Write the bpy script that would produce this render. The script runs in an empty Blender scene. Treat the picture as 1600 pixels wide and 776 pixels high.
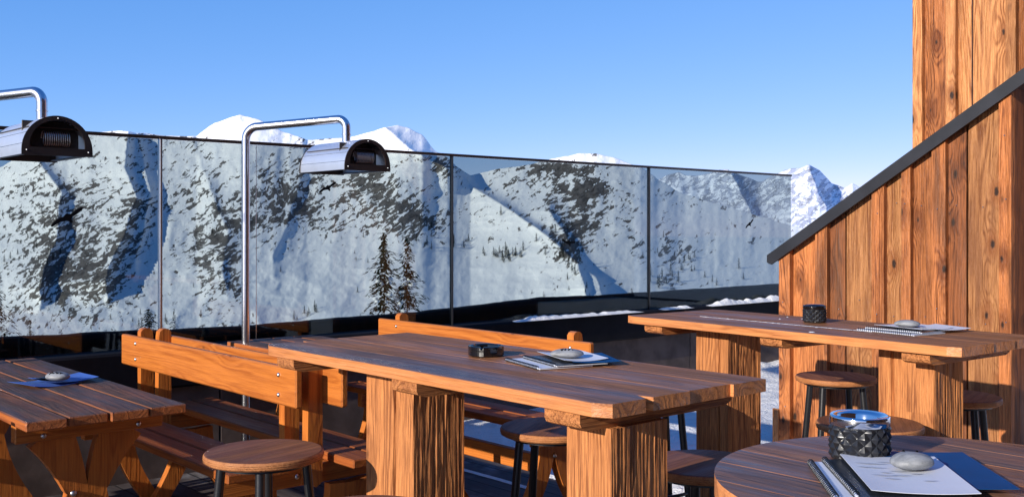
import bpy, math, random
import numpy as np
from mathutils import Vector, Matrix, noise as mnoise
random.seed(7); np.random.seed(7)
D=bpy.data; scene=bpy.context.scene; COL=scene.collection
R=math.radians
EYE=1.4; C_,S_=math.cos(R(41.5)),math.sin(R(41.5))
TS=math.tan(R(18))

# ------------------------------------------------------------------ helpers
class G:                                        # tiny node builder
    def __init__(s,name):
        s.m=D.materials.new(name); s.m.use_nodes=True; s.t=s.m.node_tree; s.t.nodes.clear()
        s.o=s.t.nodes.new('ShaderNodeOutputMaterial')
    def n(s,ty,**k):
        x=s.t.nodes.new(ty)
        for a,v in k.items(): setattr(x,a,v)
        return x
    def put(s,inp,v):
        if v is None: return
        if hasattr(v,'is_linked') or isinstance(v,bpy.types.NodeSocket): s.t.links.new(v,inp)
        else:
            if isinstance(v,(tuple,list)) and len(v)==3 and inp.type=='RGBA': v=(*v,1)
            inp.default_value=v
    def math(s,op,a,b=0.,c=None,clamp=False):
        x=s.n('ShaderNodeMath',operation=op,use_clamp=clamp); s.put(x.inputs[0],a); s.put(x.inputs[1],b)
        if c is not None: s.put(x.inputs[2],c)
        return x.outputs[0]
    def vm(s,op,a,b):
        x=s.n('ShaderNodeVectorMath',operation=op); s.put(x.inputs[0],a); s.put(x.inputs[1],b); return x.outputs[0]
    def mix(s,f,a,b,bt='MIX'):
        x=s.n('ShaderNodeMix',data_type='RGBA',blend_type=bt); s.put(x.inputs[0],f); s.put(x.inputs[6],a); s.put(x.inputs[7],b); return x.outputs[2]
    def noise(s,v,sc=1,det=3,rough=.55,dist=0):
        x=s.n('ShaderNodeTexNoise'); s.put(x.inputs['Vector'],v)
        x.inputs['Scale'].default_value=sc;x.inputs['Detail'].default_value=det;x.inputs['Roughness'].default_value=rough;x.inputs['Distortion'].default_value=dist
        return x.outputs['Fac']
    def sm(s,v,a,b,lo=0.,hi=1.):
        x=s.n('ShaderNodeMapRange',interpolation_type='SMOOTHSTEP'); s.put(x.inputs[0],v)
        for i,q in zip((1,2,3,4),(a,b,lo,hi)): x.inputs[i].default_value=q
        return x.outputs[0]
    def attr(s,nm,out='Vector'):
        return s.n('ShaderNodeAttribute',attribute_name=nm).outputs[out]
    def bump(s,h,st,dist=.01,nrm=None):
        x=s.n('ShaderNodeBump'); x.inputs['Strength'].default_value=st; x.inputs['Distance'].default_value=dist; s.put(x.inputs['Height'],h)
        if nrm is not None: s.put(x.inputs['Normal'],nrm)
        return x.outputs[0]
    def pr(s,base,rough=.5,metal=0.,nrm=None,spec=None,coat=0,coatr=.2):
        p=s.n('ShaderNodeBsdfPrincipled'); s.put(p.inputs['Base Color'],base); s.put(p.inputs['Roughness'],rough); s.put(p.inputs['Metallic'],metal)
        if nrm is not None: s.put(p.inputs['Normal'],nrm)
        if spec is not None: s.put(p.inputs['Specular IOR Level'],spec)
        if coat: p.inputs['Coat Weight'].default_value=coat; p.inputs['Coat Roughness'].default_value=coatr
        s.t.links.new(p.outputs[0],s.o.inputs[0]); s.p=p; return s.m

def wood(name,light,dark,weather=None,wamt=.0,rough=(.35,.6),knots=.6,bump=.35,lines=30,linew=.6,tone=.25,spots=0,coat=0,fine=.5,spec=.28):
    g=G(name); gc=g.attr('gc'); rnd=g.attr('rnd','Fac')
    lo=g.noise(g.vm('MULTIPLY',gc,(.42,8,8)),1,1.5,.4)
    vo=g.n('ShaderNodeTexVoronoi',feature='F1',voronoi_dimensions='2D'); sg=g.n('ShaderNodeSeparateXYZ'); g.put(sg.inputs[0],gc); cg=g.n('ShaderNodeCombineXYZ'); g.put(cg.inputs[0],g.math('MULTIPLY',sg.outputs[0],2.6)); g.put(cg.inputs[1],g.math('MULTIPLY',g.math('ADD',sg.outputs[1],sg.outputs[2]),5.5)); g.put(vo.inputs['Vector'],cg.outputs[0]); vo.inputs['Scale'].default_value=1
    d=vo.outputs['Distance']
    sel=g.sm(g.n('ShaderNodeSeparateColor').outputs[0],0,1)
    sc=g.n('ShaderNodeSeparateColor'); g.put(sc.inputs[0],vo.outputs['Color']); has=g.sm(sc.outputs[0],.38,.42)
    halo=g.math('MULTIPLY',g.sm(d,.45,.0),has)
    kn=g.math('MULTIPLY',g.sm(g.math('ADD',d,g.math('MULTIPLY',g.math('ADD',g.math('MULTIPLY',g.noise(gc,60,2),.05),g.math('MULTIPLY',sc.outputs[1],.055)),1.)),.13,.06),has)
    f=g.math('ADD',g.math('MULTIPLY',lo,lines*1.7),g.math('MULTIPLY',halo,6*knots))
    f=g.math('ADD',f,g.math('MULTIPLY',g.noise(g.vm('MULTIPLY',gc,(3,40,40)),1,4),3.2))
    ln=g.math('POWER',g.math('ADD',g.math('MULTIPLY',g.math('SINE',g.math('MULTIPLY',f,2.2)),.5),.5),2.2)
    fi=g.noise(g.vm('MULTIPLY',gc,(7,260,260)),1,3,.6)
    md=g.noise(g.vm('MULTIPLY',gc,(2.0,34,34)),1,4,.6)
    pat2=g.sm(g.noise(g.vm('MULTIPLY',gc,(.9,14,14)),1,3),.35,.65)
    k=g.math('ADD',g.math('MULTIPLY',g.math('MULTIPLY',ln,pat2),linew),g.math('MULTIPLY',g.sm(fi,.35,.72),fine*.9))
    k=g.math('ADD',k,g.math('MULTIPLY',g.sm(md,.45,.8),.5),clamp=True)
    col=g.mix(k,light,dark)
    tn=g.math('ADD',g.math('MULTIPLY',g.math('SUBTRACT',rnd,.5),tone*2),1.)
    cc=g.n('ShaderNodeCombineColor'); 
    for i in range(3): g.put(cc.inputs[i],tn)
    col=g.mix(1.,col,cc.outputs[0],'MULTIPLY')
    if spots:
        big=g.noise(g.vm('MULTIPLY',gc,(1.1,8,8)),1,3,.6)
        col=g.mix(g.math('MULTIPLY',g.sm(big,.52,.7),spots),col,g.mix(.5,dark,(.16,.075,.035)))
    if knots:
        col=g.mix(g.math('MULTIPLY',g.math('MULTIPLY',g.sm(d,.30,.10),has),.55*knots),col,dark); col=g.mix(g.math('MULTIPLY',kn,knots),col,(.03,.014,.008))
    rg=g.sm(g.noise(g.vm('MULTIPLY',gc,(1.3,9,9)),1,4,.6),.38,.62,rough[0],rough[1])
    if weather:
        nz=g.n('ShaderNodeSeparateXYZ'); g.put(nz.inputs[0],g.n('ShaderNodeNewGeometry').outputs['Normal'])
        pat=g.noise(g.vm('MULTIPLY',gc,(1.6,10,10)),1,4,.65)
        w=g.math('MULTIPLY',g.sm(nz.outputs[2],.5,.85),g.sm(pat,.25,.62,wamt*.55,wamt))
        wc=g.mix(g.sm(fi,.35,.7),weather,tuple(q*.45 for q in weather))
        wc=g.mix(g.math('MULTIPLY',ln,.45),wc,tuple(q*.4 for q in weather))
        col=g.mix(w,col,wc)
    h=g.math('ADD',g.math('MULTIPLY',ln,.4),g.math('MULTIPLY',fi,.9)); h=g.math('SUBTRACT',h,g.math('MULTIPLY',md,.5))
    return g.pr(col,rg,0,g.bump(h,bump,.006),coat=coat,spec=spec)

def plain(name,c,rough=.5,metal=0,bump=0,bs=40,spec=None,var=.12,vs=6):
    g=G(name); tc=g.n('ShaderNodeTexCoord').outputs['Object']
    n=g.noise(tc,vs,4); col=g.mix(g.sm(n,.3,.7),tuple(q*(1-var) for q in c),tuple(min(1,q*(1+var)) for q in c))
    nr=g.bump(g.noise(tc,bs,4),bump,.01) if bump else None
    return g.pr(col,rough,metal,nr,spec)

M={}
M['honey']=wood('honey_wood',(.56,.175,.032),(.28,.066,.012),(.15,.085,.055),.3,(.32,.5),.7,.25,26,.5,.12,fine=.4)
M['seat_wood_shaded']=wood('seat_wood_shaded',(.36,.10,.021),(.17,.038,.009),(.09,.045,.028),.4,(.45,.65),.4,.25,26,.5,.12,fine=.4,spec=.2)  # darker copy of honey: shade on the bench seats is put into the colour
M['picnic_top']=wood('weathered_picnic_wood',(.42,.125,.032),(.20,.05,.014),(.10,.072,.058),.97,(.4,.75),.3,.4,24,.5,.14)
M['oak']=wood('old_oak',(.62,.235,.075),(.27,.085,.025),(.225,.100,.044),.88,(.36,.75),.45,.4,22,.6,.16,spots=.3,spec=.38)
M['grey_oak']=wood('grey_brown_oak',(.62,.235,.075),(.27,.085,.025),(.115,.075,.062),.93,(.27,.65),.4,.5,22,.6,.14,spots=.3,spec=.55)
M['leg']=wood('rough_beam_wood',(.64,.25,.08),(.22,.07,.022),None,0,(.6,.8),.6,.9,30,.45,.1,fine=.9,spots=.3)
M['dark_leg']=wood('rough_dark_beam_wood',(.40,.16,.055),(.15,.055,.02),None,0,(.6,.8),.4,.9,30,.45,.1,fine=.9)
M['clad']=wood('larch_cladding',(.52,.18,.054),(.12,.032,.010),None,0,(.45,.65),1.2,1.,40,.62,.5,spots=.9,fine=.8)
M['clad_pale']=wood('pale_larch_cladding',(.64,.28,.10),(.22,.07,.02),None,0,(.45,.65),1.2,1.,40,.58,.36,spots=.8,fine=.75)
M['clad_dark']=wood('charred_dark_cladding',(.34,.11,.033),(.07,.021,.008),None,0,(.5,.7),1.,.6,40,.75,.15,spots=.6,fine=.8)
M['ply']=wood('plywood_edge',(.50,.205,.075),(.28,.09,.03),(.195,.072,.038),.93,(.55,.8),0,.15,10,.3,.1)
M['steel']=plain('brushed_steel',(.62,.62,.64),.24,1,.03,80,var=.05)
M['hood']=plain('brushed_hood_steel',(.80,.81,.84),.48,1,.04,60,var=.05)
M['chrome']=plain('polished_steel',(.75,.76,.78),.09,1,var=.03)
M['bolt']=plain('zinc_bolt',(.55,.56,.58),.35,1,var=.1)
M['blackmetal']=plain('black_powdercoat',(.012,.012,.014),.33,0,.05,200,var=.2)
M['endplate']=plain('dark_brown_endplate',(.03,.02,.016),.42,0,.05,120,var=.3)
M['blackglass']=plain('black_glass',(.004,.004,.005),.05,0,var=.1,spec=.8)
M['blackrubber']=plain('black_studded_plastic',(.016,.016,.018),.32,0,var=.2)
M['anth']=plain('anthracite_sheet_metal',(.016,.017,.022),.55,0,.04,30,var=.2,spec=.25)
M['panel']=plain('dark_grey_panel',(.135,.10,.085),.8,0,.08,25,spec=.15,var=.25)
M['cap']=plain('black_parapet_cap',(.007,.006,.008),.7,0,.1,15,spec=.15,var=.3)
M['tarp']=plain('black_membrane',(.007,.007,.009),.75,0,.4,4,spec=.12,var=.3)
M['rail']=plain('bronze_rail',(.07,.045,.032),.35,.6,.03,60,var=.2)
M['paper']=plain('white_paper',(.60,.62,.68),.5,0,var=.04)
M['greypaper']=plain('grey_paper',(.45,.47,.52),.5,0,var=.06)
M['blue']=plain('blue_leaflet',(.004,.055,.17),.6,0,var=.15,spec=.08)
M['lightblue']=plain('light_blue_leaflet',(.07,.15,.46),.4,0,var=.15)
M['darkcover']=plain('black_cover',(.012,.015,.02),.3,0,var=.2)
M['ink']=plain('black_ink',(.006,.006,.006),.7,spec=.1)
M['stone']=None
g=G('grey_river_stone'); tc=g.n('ShaderNodeTexCoord').outputs['Object']
nn=g.noise(g.vm('MULTIPLY',tc,(14,70,60)),1,4); n2=g.noise(tc,260,2)
c=g.mix(g.sm(nn,.35,.65),(.17,.175,.18),(.30,.305,.31)); c=g.mix(g.sm(n2,.55,.75,0,.4),c,(.10,.10,.10))
M['stone']=g.pr(c,.55,0,g.bump(n2,.25,.002))
M['bird']=M['ink']
# emission-free heater element
M['coil']=plain('heater_coil_steel',(.55,.52,.5),.3,1)
# glass
g=G('tinted_glass'); tr=g.n('ShaderNodeBsdfTransparent'); tr.inputs[0].default_value=(.61,.655,.655,1)
gl=g.n('ShaderNodeBsdfGlossy'); gl.inputs['Roughness'].default_value=.01; gl.inputs[0].default_value=(.8,.9,.95,1)
lw=g.n('ShaderNodeLayerWeight'); lw.inputs[0].default_value=.5
frs=g.math('ADD',g.math('MULTIPLY',g.math('POWER',lw.outputs['Facing'],5.),.9),.03)
ms=g.n('ShaderNodeMixShader'); g.t.links.new(frs,ms.inputs[0]); g.t.links.new(tr.outputs[0],ms.inputs[1]); g.t.links.new(gl.outputs[0],ms.inputs[2]); g.t.links.new(ms.outputs[0],g.o.inputs[0]); M['glass']=g.m
# snow
def snowmat(name,c=(.88,.87,.85),dirt=.15,sc=3.,bs=.5,bd=.03):
    g=G(name); tc=g.n('ShaderNodeTexCoord').outputs['Object']
    n=g.noise(tc,sc,6,.6); n2=g.noise(tc,sc*9,4,.6)
    col=g.mix(g.sm(n,.45,.75,0,dirt),c,(.32,.31,.31))
    return g.pr(col,.6,0,g.bump(g.math('ADD',n,g.math('MULTIPLY',n2,.4)),bs,bd))
M['snow']=snowmat('packed_snow',dirt=.25,sc=5,bs=.8,bd=.06)
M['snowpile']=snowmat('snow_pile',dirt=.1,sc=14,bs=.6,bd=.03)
M['hillsnow']=snowmat('hill_snow',dirt=.05,sc=.15,bs=.3,bd=.5)
g=G('dark_deck'); tc=g.n('ShaderNodeTexCoord').outputs['Object']
sx=g.n('ShaderNodeSeparateXYZ'); g.put(sx.inputs[0],tc)
fr_=g.math('FRACT',g.math('MULTIPLY',sx.outputs[0],7.2)); gap=g.sm(g.math('ABSOLUTE',g.math('SUBTRACT',fr_,.5)),.45,.48)
n=g.noise(g.vm('MULTIPLY',tc,(9,1.2,1)),2,5); n3=g.noise(tc,1.7,6,.65)
col=g.mix(g.sm(n,.3,.7),(.045,.034,.034),(.085,.066,.062)); col=g.mix(g.sm(n3,.5,.75,0,.45),col,(.6,.62,.66)); col=g.mix(gap,col,(.012,.01,.01))
M['deck']=g.pr(col,.7,0,g.bump(g.math('SUBTRACT',n,gap),.5,.01))
# mountain
def mountain(name,rockc,snowc,fs=1.):
    g=G(name); tc=g.n('ShaderNodeTexCoord').outputs['Object']; geo=g.n('ShaderNodeNewGeometry')
    rk=g.attr('rock','Fac'); cell=g.attr('uvw')
    a=g.noise(g.vm('MULTIPLY',cell,(.5,1.2,1)),120*fs,6,.66,.5)
    b=g.noise(g.vm('MULTIPLY',cell,(.6,1.15,1)),260*fs,4,.62,.6); cr=g.sm(g.math('ABSOLUTE',g.math('SUBTRACT',g.noise(g.vm('MULTIPLY',cell,(1.3,.8,1)),70*fs,5,.6,.8),.5)),.03,.0)
    e=g.noise(cell,14*fs,4,.6)
    v=g.math('ADD',g.math('ADD',g.math('ADD',g.math('MULTIPLY',a,.5),g.math('MULTIPLY',cr,.035)),g.math('MULTIPLY',b,.5)),g.math('MULTIPLY',g.math('SUBTRACT',e,.5),.22))
    v=g.math('ADD',v,g.math('MULTIPLY',g.math('SUBTRACT',rk,.5),.21))
    m=g.sm(v,.515,.55)
    rc=g.mix(g.sm(b,.35,.65),rockc,tuple(q*3. for q in rockc))
    col=g.mix(m,snowc,rc)
    h=g.math('SUBTRACT',g.noise(cell,120*fs,6,.6),g.math('MULTIPLY',m,.25))
    return g.pr(col,.7,0,g.bump(h,.16,14/fs),spec=.1)
M['mtn']=mountain('snowy_mountain',(.05,.045,.04),(.90,.88,.84))
M['farmtn']=mountain('far_rocky_mountain',(.16,.17,.20),(.80,.82,.86),1.0)
g=G('spruce_needles'); tc=g.n('ShaderNodeTexCoord').outputs['Object']
M['needle']=g.pr(g.mix(g.sm(g.noise(tc,3,3),.35,.65),(.004,.011,.008),(.011,.023,.016)),1.,spec=.02)
M['bark']=plain('spruce_bark',(.03,.024,.02),.9,0,.5,10)

class MB:
    def __init__(s): s.v=[];s.f=[];s.gc=[];s.r=[];s.sm=[]
    def add(s,vs,fs,ax='y',smooth=False,rnd=None,M4=None,off=None):
        o=len(s.v); off=off if off is not None else (random.uniform(0,50),random.uniform(0,50),random.uniform(0,50)); rnd=random.random() if rnd is None else rnd
        for p in vs:
            x,y,z=p
            q={'x':(x,y,z),'y':(y,x,z),'z':(z,x,y)}[ax]
            s.gc.append((q[0]+off[0],q[1]+off[1],q[2]+off[2])); s.r.append(rnd)
            s.v.append(tuple(M4@Vector(p)) if M4 is not None else (x,y,z))
        for f in fs: s.f.append([i+o for i in f]); s.sm.append(smooth)
    def box(s,x0,x1,y0,y1,z0,z1,ax='y',c=.003,M4=None,rnd=None):
        lo=(x0,y0,z0);hi=(x1,y1,z1); vs=[];idx={}
        c=min(c,.45*min(x1-x0,y1-y0,z1-z0))
        for sx in(0,1):
            for sy in(0,1):
                for sz in(0,1):
                    for a in range(3):
                        p=[(hi if q else lo)[i]+(0 if i==a else (-c if q else c)) for i,q in enumerate((sx,sy,sz))]
                        idx[(sx,sy,sz,a)]=len(vs); vs.append(p)
        fs=[]
        for a in range(3):
            b,d=[(1,2),(0,2),(0,1)][a]
            for q in(0,1):
                ring=[]
                for (u,w) in((0,0),(1,0),(1,1),(0,1)):
                    k=[0,0,0];k[a]=q;k[b]=u;k[d]=w; ring.append(idx[(*k,a)])
                fs.append(ring if (q==1)^(a==1) else ring[::-1])
        for a in range(3):                      # edges along axis a
            b,d=[(1,2),(0,2),(0,1)][a]
            for u in(0,1):
                for w in(0,1):
                    k0=[0,0,0];k0[b]=u;k0[d]=w;k1=list(k0);k1[a]=1
                    fs.append([idx[(*k0,b)],idx[(*k1,b)],idx[(*k1,d)],idx[(*k0,d)]])
        for sx in(0,1):
            for sy in(0,1):
                for sz in(0,1): fs.append([idx[(sx,sy,sz,a)] for a in range(3)])
        s.add(vs,fs,ax,rnd=rnd,M4=M4)
    def prism(s,pts,a0,a1,plane='xz',ax='z',M4=None):   # outline in plane, extruded along the remaining axis
        n=len(pts); vs=[]
        for q in(a0,a1):
            for (u,w) in pts: vs.append({'xz':(u,q,w),'xy':(u,w,q),'yz':(q,u,w)}[plane])
        fs=[list(range(n)),list(range(n,2*n))[::-1]]+[[i,(i+1)%n,n+(i+1)%n,n+i] for i in range(n)]
        s.add(vs,fs,ax,M4=M4)
    def tube(s,pts,r,n=14,caps=True,r1=None):
        pts=[Vector(p) for p in pts]; vs=[];fs=[]; up=None
        for i,p in enumerate(pts):
            t=(pts[min(i+1,len(pts)-1)]-pts[max(i-1,0)]).normalized()
            if up is None: up=t.orthogonal().normalized()
            up=(up-t*up.dot(t)).normalized(); w=t.cross(up)
            rr=r if r1 is None else r+(r1-r)*i/(len(pts)-1)
            for k in range(n):
                a=2*math.pi*k/n; vs.append(tuple(p+up*math.cos(a)*rr+w*math.sin(a)*rr))
        for i in range(len(pts)-1):
            for k in range(n): fs.append([i*n+k,i*n+(k+1)%n,(i+1)*n+(k+1)%n,(i+1)*n+k])
        s.add(vs,fs,'z',True)
        if caps: s.add(vs[:n],[list(range(n))[::-1]],'z'); s.add(vs[-n:],[list(range(n))],'z')
    def lathe(s,prof,cx=0,cy=0,n=40,smooth=True,ax='y',hard=False):
        off=(random.uniform(0,50),)*3; rnd=random.random()
        segs=[(prof,smooth)] if not hard else [([prof[i],prof[i+1]],smooth) for i in range(len(prof)-1)]
        for pf,sm in segs:
            vs=[];fs=[]
            for (r,z) in pf:
                for k in range(n):
                    a=2*math.pi*k/n; vs.append((cx+r*math.cos(a),cy+r*math.sin(a),z))
            for i in range(len(pf)-1):
                for k in range(n): fs.append([i*n+k,i*n+(k+1)%n,(i+1)*n+(k+1)%n,(i+1)*n+k])
            s.add(vs,fs,ax,sm,rnd,off=off)
    def build(s,name,mat,parent=None,loc=(0,0,0),rz=0,rot=None):
        me=D.meshes.new(name); me.from_pydata(s.v,[],s.f); me.validate()
        import bmesh
        bm=bmesh.new(); bm.from_mesh(me); bmesh.ops.recalc_face_normals(bm,faces=bm.faces); bm.to_mesh(me); bm.free()
        a=me.attributes.new('gc','FLOAT_VECTOR','POINT'); a.data.foreach_set('vector',np.array(s.gc,dtype=np.float32).ravel())
        a=me.attributes.new('rnd','FLOAT','POINT'); a.data.foreach_set('value',np.array(s.r,dtype=np.float32))
        if len(me.polygons)==len(s.sm): me.polygons.foreach_set('use_smooth',s.sm)
        me.materials.append(M[mat] if isinstance(mat,str) else mat)
        o=D.objects.new(name,me); COL.objects.link(o); o.location=loc; o.rotation_euler=rot or (0,0,rz)
        if parent: o.parent=parent
        return o
def tag(o,label=None,cat=None,group=None,kind=None):
    if label:o['label']=label
    if cat:o['category']=cat
    if group:o['group']=group
    if kind:o['kind']=kind
    return o
def empty(name,loc=(0,0,0),rz=0):
    o=D.objects.new(name,None); COL.objects.link(o); o.location=loc; o.rotation_euler=(0,0,rz); o.empty_display_size=.1; return o
KIDS={}
def copy_tree(o,parent=None):
    c=o.copy(); COL.objects.link(c)
    if parent: c.parent=parent
    for ch in [q for q in list(D.objects) if q.parent==o and q is not c]: copy_tree(ch,c)
    return c
def bolt_at(parent,x,y,z,axis='x',r=.009,d=-1):
    b=MB()
    pf=[(r*1.0,0),(r*.95,.003),(r*.6,.0065),(0.0005,.0075)]
    b.lathe(pf,n=12)
    o=b.build('bolt','bolt',parent,(x,y,z))
    o.rotation_euler={'x':(0,R(90)*d,0),'y':(R(90)*(-d),0,0),'z':(0,0,0)}[axis]
    return o
def plane_grid(x0,x1,y0,y1,nx,ny,zf):
    vs=[(x0+(x1-x0)*i/nx,y0+(y1-y0)*j/ny) for j in range(ny+1) for i in range(nx+1)]
    vs=[(x,y,zf(x,y)) for x,y in vs]
    fs=[[j*(nx+1)+i,j*(nx+1)+i+1,(j+1)*(nx+1)+i+1,(j+1)*(nx+1)+i] for j in range(ny) for i in range(nx)]
    return vs,fs
def nz3(x,y,z=0): return mnoise.noise(Vector((x,y,z)))
def fb(x,y,z=0,o=4):
    s=0;a=1;t=0
    for i in range(o): s+=a*nz3(x,y,z+i*7.3); t+=a; a*=.5;x*=2;y*=2;z*=2
    return s/t

# ------------------------------------------------------------------ ground and snow
b=MB(); vs,fs=plane_grid(-9,16,-9,5.78,2,2,lambda x,y:0); b.add(vs,fs); tag(b.build('deck','deck'),'dark wooden terrace deck with frost and snow residue',kind='structure')
def edge(y): return 4.02+.16*fb(y*1.3,3.1)+.05*fb(y*7,1)
b=MB()
def zs(x,y):
    e=edge(y)
    k=max(0,min(1,(x-e)/.25)); bank=math.exp(-((5.66-y)/.30)**2)*.11*max(0,min(1,(x-5)/1.5))
    return .006+.035*k+(.03*fb(x*1.5,y*1.5)+.012*fb(x*6,y*6,2))*k+bank*(1+.5*fb(x*4,y*4)) if k>0 else -.02
vs,fs=plane_grid(3.8,15,-3,5.72,240,230,zs); b.add(vs,fs,smooth=True); tag(b.build('snow_cover','snow'),'trodden snow lying on the deck beside the timber building',kind='structure')
# narrow raised white streak along the deck
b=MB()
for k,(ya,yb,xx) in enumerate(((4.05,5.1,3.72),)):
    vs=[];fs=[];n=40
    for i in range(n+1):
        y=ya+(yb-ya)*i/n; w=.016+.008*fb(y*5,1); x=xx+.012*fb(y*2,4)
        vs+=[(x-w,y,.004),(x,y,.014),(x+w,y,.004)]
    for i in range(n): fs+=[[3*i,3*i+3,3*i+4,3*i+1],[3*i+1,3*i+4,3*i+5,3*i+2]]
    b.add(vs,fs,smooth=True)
tag(b.build('white_streak','snowpile'),'thin raised white streak along the dark deck',kind='stuff')

# ------------------------------------------------------------------ terrain
def P(px,py,R_):            # bearing / elevation survey point at forward distance R_
    t=(px-800)/1600; m=(357-py)/1600
    return (R_*(C_*t+S_),R_*(C_-S_*t),EYE+m*R_)
def vnoise(x,y,seed):
    rs=np.random.RandomState(seed); T=rs.rand(256,256); xi=np.floor(x).astype(int); yi=np.floor(y).astype(int); fx=x-xi; fy=y-yi
    fx=fx*fx*(3-2*fx); fy=fy*fy*(3-2*fy); g=lambda a,b:T[a%256,b%256]
    return (g(xi,yi)*(1-fx)+g(xi+1,yi)*fx)*(1-fy)+(g(xi,yi+1)*(1-fx)+g(xi+1,yi+1)*fx)*fy
def nfb(x,y,seed,o=5,ridge=False,gain=.5):
    s=0;a=1;t=0
    for i in range(o):
        n=vnoise(x,y,seed+i)*2-1
        if ridge: n=1-2*abs(n)
        s=s+a*n;t+=a;a*=gain;x=x*2.03+11.3;y=y*2.03+5.7
    return s/t
def gs(px,py,cx,cy,sx,sy,rot=0):
    c,s=math.cos(rot),math.sin(rot); dx=px-cx;dy=py-cy; u=(c*dx+s*dy)/sx;w=(-s*dx+c*dy)/sy; return np.exp(-(u*u+w*w))
SKY=[(-900,300),(-400,330),(-120,345),(-40,290),(0,262),(30,247),(60,234),(100,222),(140,208),(200,205),(260,214),(308,212),(335,193),(352,187),(375,180),(398,186),(410,192),(440,206),(480,220),(540,216),(580,206),(600,200),(620,197),(640,202),(660,212),(680,236),(700,248),(714,262),(735,275),(760,268),(800,262),(830,257),(870,247),(900,242),(930,241),(960,247),(1000,262),(1030,284),(1060,300),(1100,314),(1160,330),(1233,352),(1400,380),(1700,400),(2400,420)]
def terrain(name,sky,x0,x1,nx,ny,ylow,r0,r1,relief,rockf,spurs,mat,label,seed,jag=3):
    px=np.linspace(x0,x1,nx); sk=np.interp(px,[a for a,_ in sky],[q for _,q in sky])
    sk=sk+jag*nfb(px/26,px*0+3.3,seed+50,5)-jag*.3
    s=np.linspace(0,1,ny)[:,None]**1.0
    PX=np.repeat(px[None],ny,0); PY=ylow+(sk[None]-ylow)*s
    RR=r0+(r1-r0)*s+PX*0
    u=PX/1600;w=PY/1600
    ux=u+.25*w
    rel=nfb(ux*9,w*9,seed,7,True,.52)*relief*.8+nfb(ux*40,w*44,seed+9,4,True)*relief*.12+nfb(ux*3,w*3,seed+20,3)*relief*1.0
    RR=RR-rel*(1-.0*s)
    for pts,A,wl,wr in spurs:
        ys=[q for _,q in pts];xs=[a for a,_ in pts]
        order=np.argsort(ys); xs_=np.interp(PY,np.array(ys)[order],np.array(xs)[order])+6*nfb(PY/30,PX*0,seed+70,3)
        d=PX-xs_; fade=np.clip((PY-min(ys))/25+1,0,1)*np.clip((max(ys)-PY)/40+1,0,1)
        RR=RR-A*fade*np.where(d<0,np.exp(d/wl),np.exp(-d/wr))
    t=(PX-800)/1600; m=(357-PY)/1600
    X=RR*(C_*t+S_);Y=RR*(C_-S_*t);Z=EYE+m*RR
    # far side: fold down behind the crest
    Xb=X[-1]*1.25;Yb=Y[-1]*1.25;Zb=Z[-1]-abs(r1)*.12
    X=np.vstack([X,Xb]);Y=np.vstack([Y,Yb]);Z=np.vstack([Z,Zb]); ny2=ny+1
    co=np.stack([X,Y,Z],-1).reshape(-1,3)
    i=np.arange(ny2-1)[:,None]*nx+np.arange(nx-1)[None]; F=np.stack([i,i+1,i+nx+1,i+nx],-1).reshape(-1,4)
    me=D.meshes.new(name); me.vertices.add(len(co)); me.vertices.foreach_set('co',co.astype(np.float32).ravel())
    me.loops.add(F.size); me.loops.foreach_set('vertex_index',F.astype(np.int32).ravel()); me.polygons.add(len(F)); me.polygons.foreach_set('loop_start',np.arange(0,F.size,4,dtype=np.int32)); me.polygons.foreach_set('use_smooth',[True]*len(F)); me.update(calc_edges=True)
    PXb=np.vstack([PX,PX[-1:]]);PYb=np.vstack([PY,PY[-1:]-5])
    rk=np.minimum(rockf(PXb,PYb),1.05); a=me.attributes.new('rock','FLOAT','POINT'); a.data.foreach_set('value',rk.astype(np.float32).ravel())
    wq=6*nfb(PXb/120,PYb/90,seed+31,3); uvw=np.stack([(.84*PXb-.54*PYb+wq)/1600,(.54*PXb+.84*PYb+wq*2)/1600,PXb*0+seed],-1); a=me.attributes.new('uvw','FLOAT_VECTOR','POINT'); a.data.foreach_set('vector',uvw.astype(np.float32).ravel())
    me.materials.append(M[mat]); o=D.objects.new(name,me); COL.objects.link(o); tag(o,label,kind='structure')
    def sample(x,y):
        ii=int(np.argmin(abs(px-x))); jj=int(np.argmin(abs(PY[:,ii]-y))); return (X[jj,ii],Y[jj,ii],Z[jj,ii])
    return sample
def rock_main(x,y):
    f=gs(x,y,95,380,55,110,.35)*.85+gs(x,y,30,350,45,60)*.55+gs(x,y,215,300,35,60)*.5+gs(x,y,150,440,70,40)*.8+gs(x,y,190,380,35,60,.3)*.7
    f+=gs(x,y,330,400,40,50)*.8+gs(x,y,320,300,60,70)*.55+gs(x,y,430,320,80,55,-.6)*.8+gs(x,y,365,420,30,60)*.6
    f+=gs(x,y,575,280,45,40)*1.15+gs(x,y,600,330,60,35)*.6+gs(x,y,655,345,35,35)*.75+gs(x,y,500,350,50,30)*.45+gs(x,y,720,340,50,60)*.35+gs(x,y,690,262,20,20)*1.1
    f+=gs(x,y,850,275,60,28)*.75+gs(x,y,930,295,35,18)*1.0+gs(x,y,900,350,35,55,.2)*.9+gs(x,y,985,330,30,30)*.4+gs(x,y,890,400,30,35)*.5
    f+=gs(x,y,880,262,70,8)*.7+gs(x,y,1060,400,50,50)*.45+gs(x,y,1120,300,80,25)*.5+gs(x,y,250,215,60,20)*.4+gs(x,y,500,240,60,20)*.35+gs(x,y,620,235,50,20)*.3
    f-=gs(x,y,520,440,130,60)*.5+gs(x,y,760,440,120,40)*.4+gs(x,y,380,190,80,25)*.4+gs(x,y,620,205,50,22)*.5+gs(x,y,700,440,80,60)*.3
    f+=.35*np.clip(nfb(x/38+y/60,y/24-x/70,77,4,True),0,1)+.25*np.clip(nfb(x/90,y/60,91,3),-1,1)
    return .06+f*.69
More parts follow.
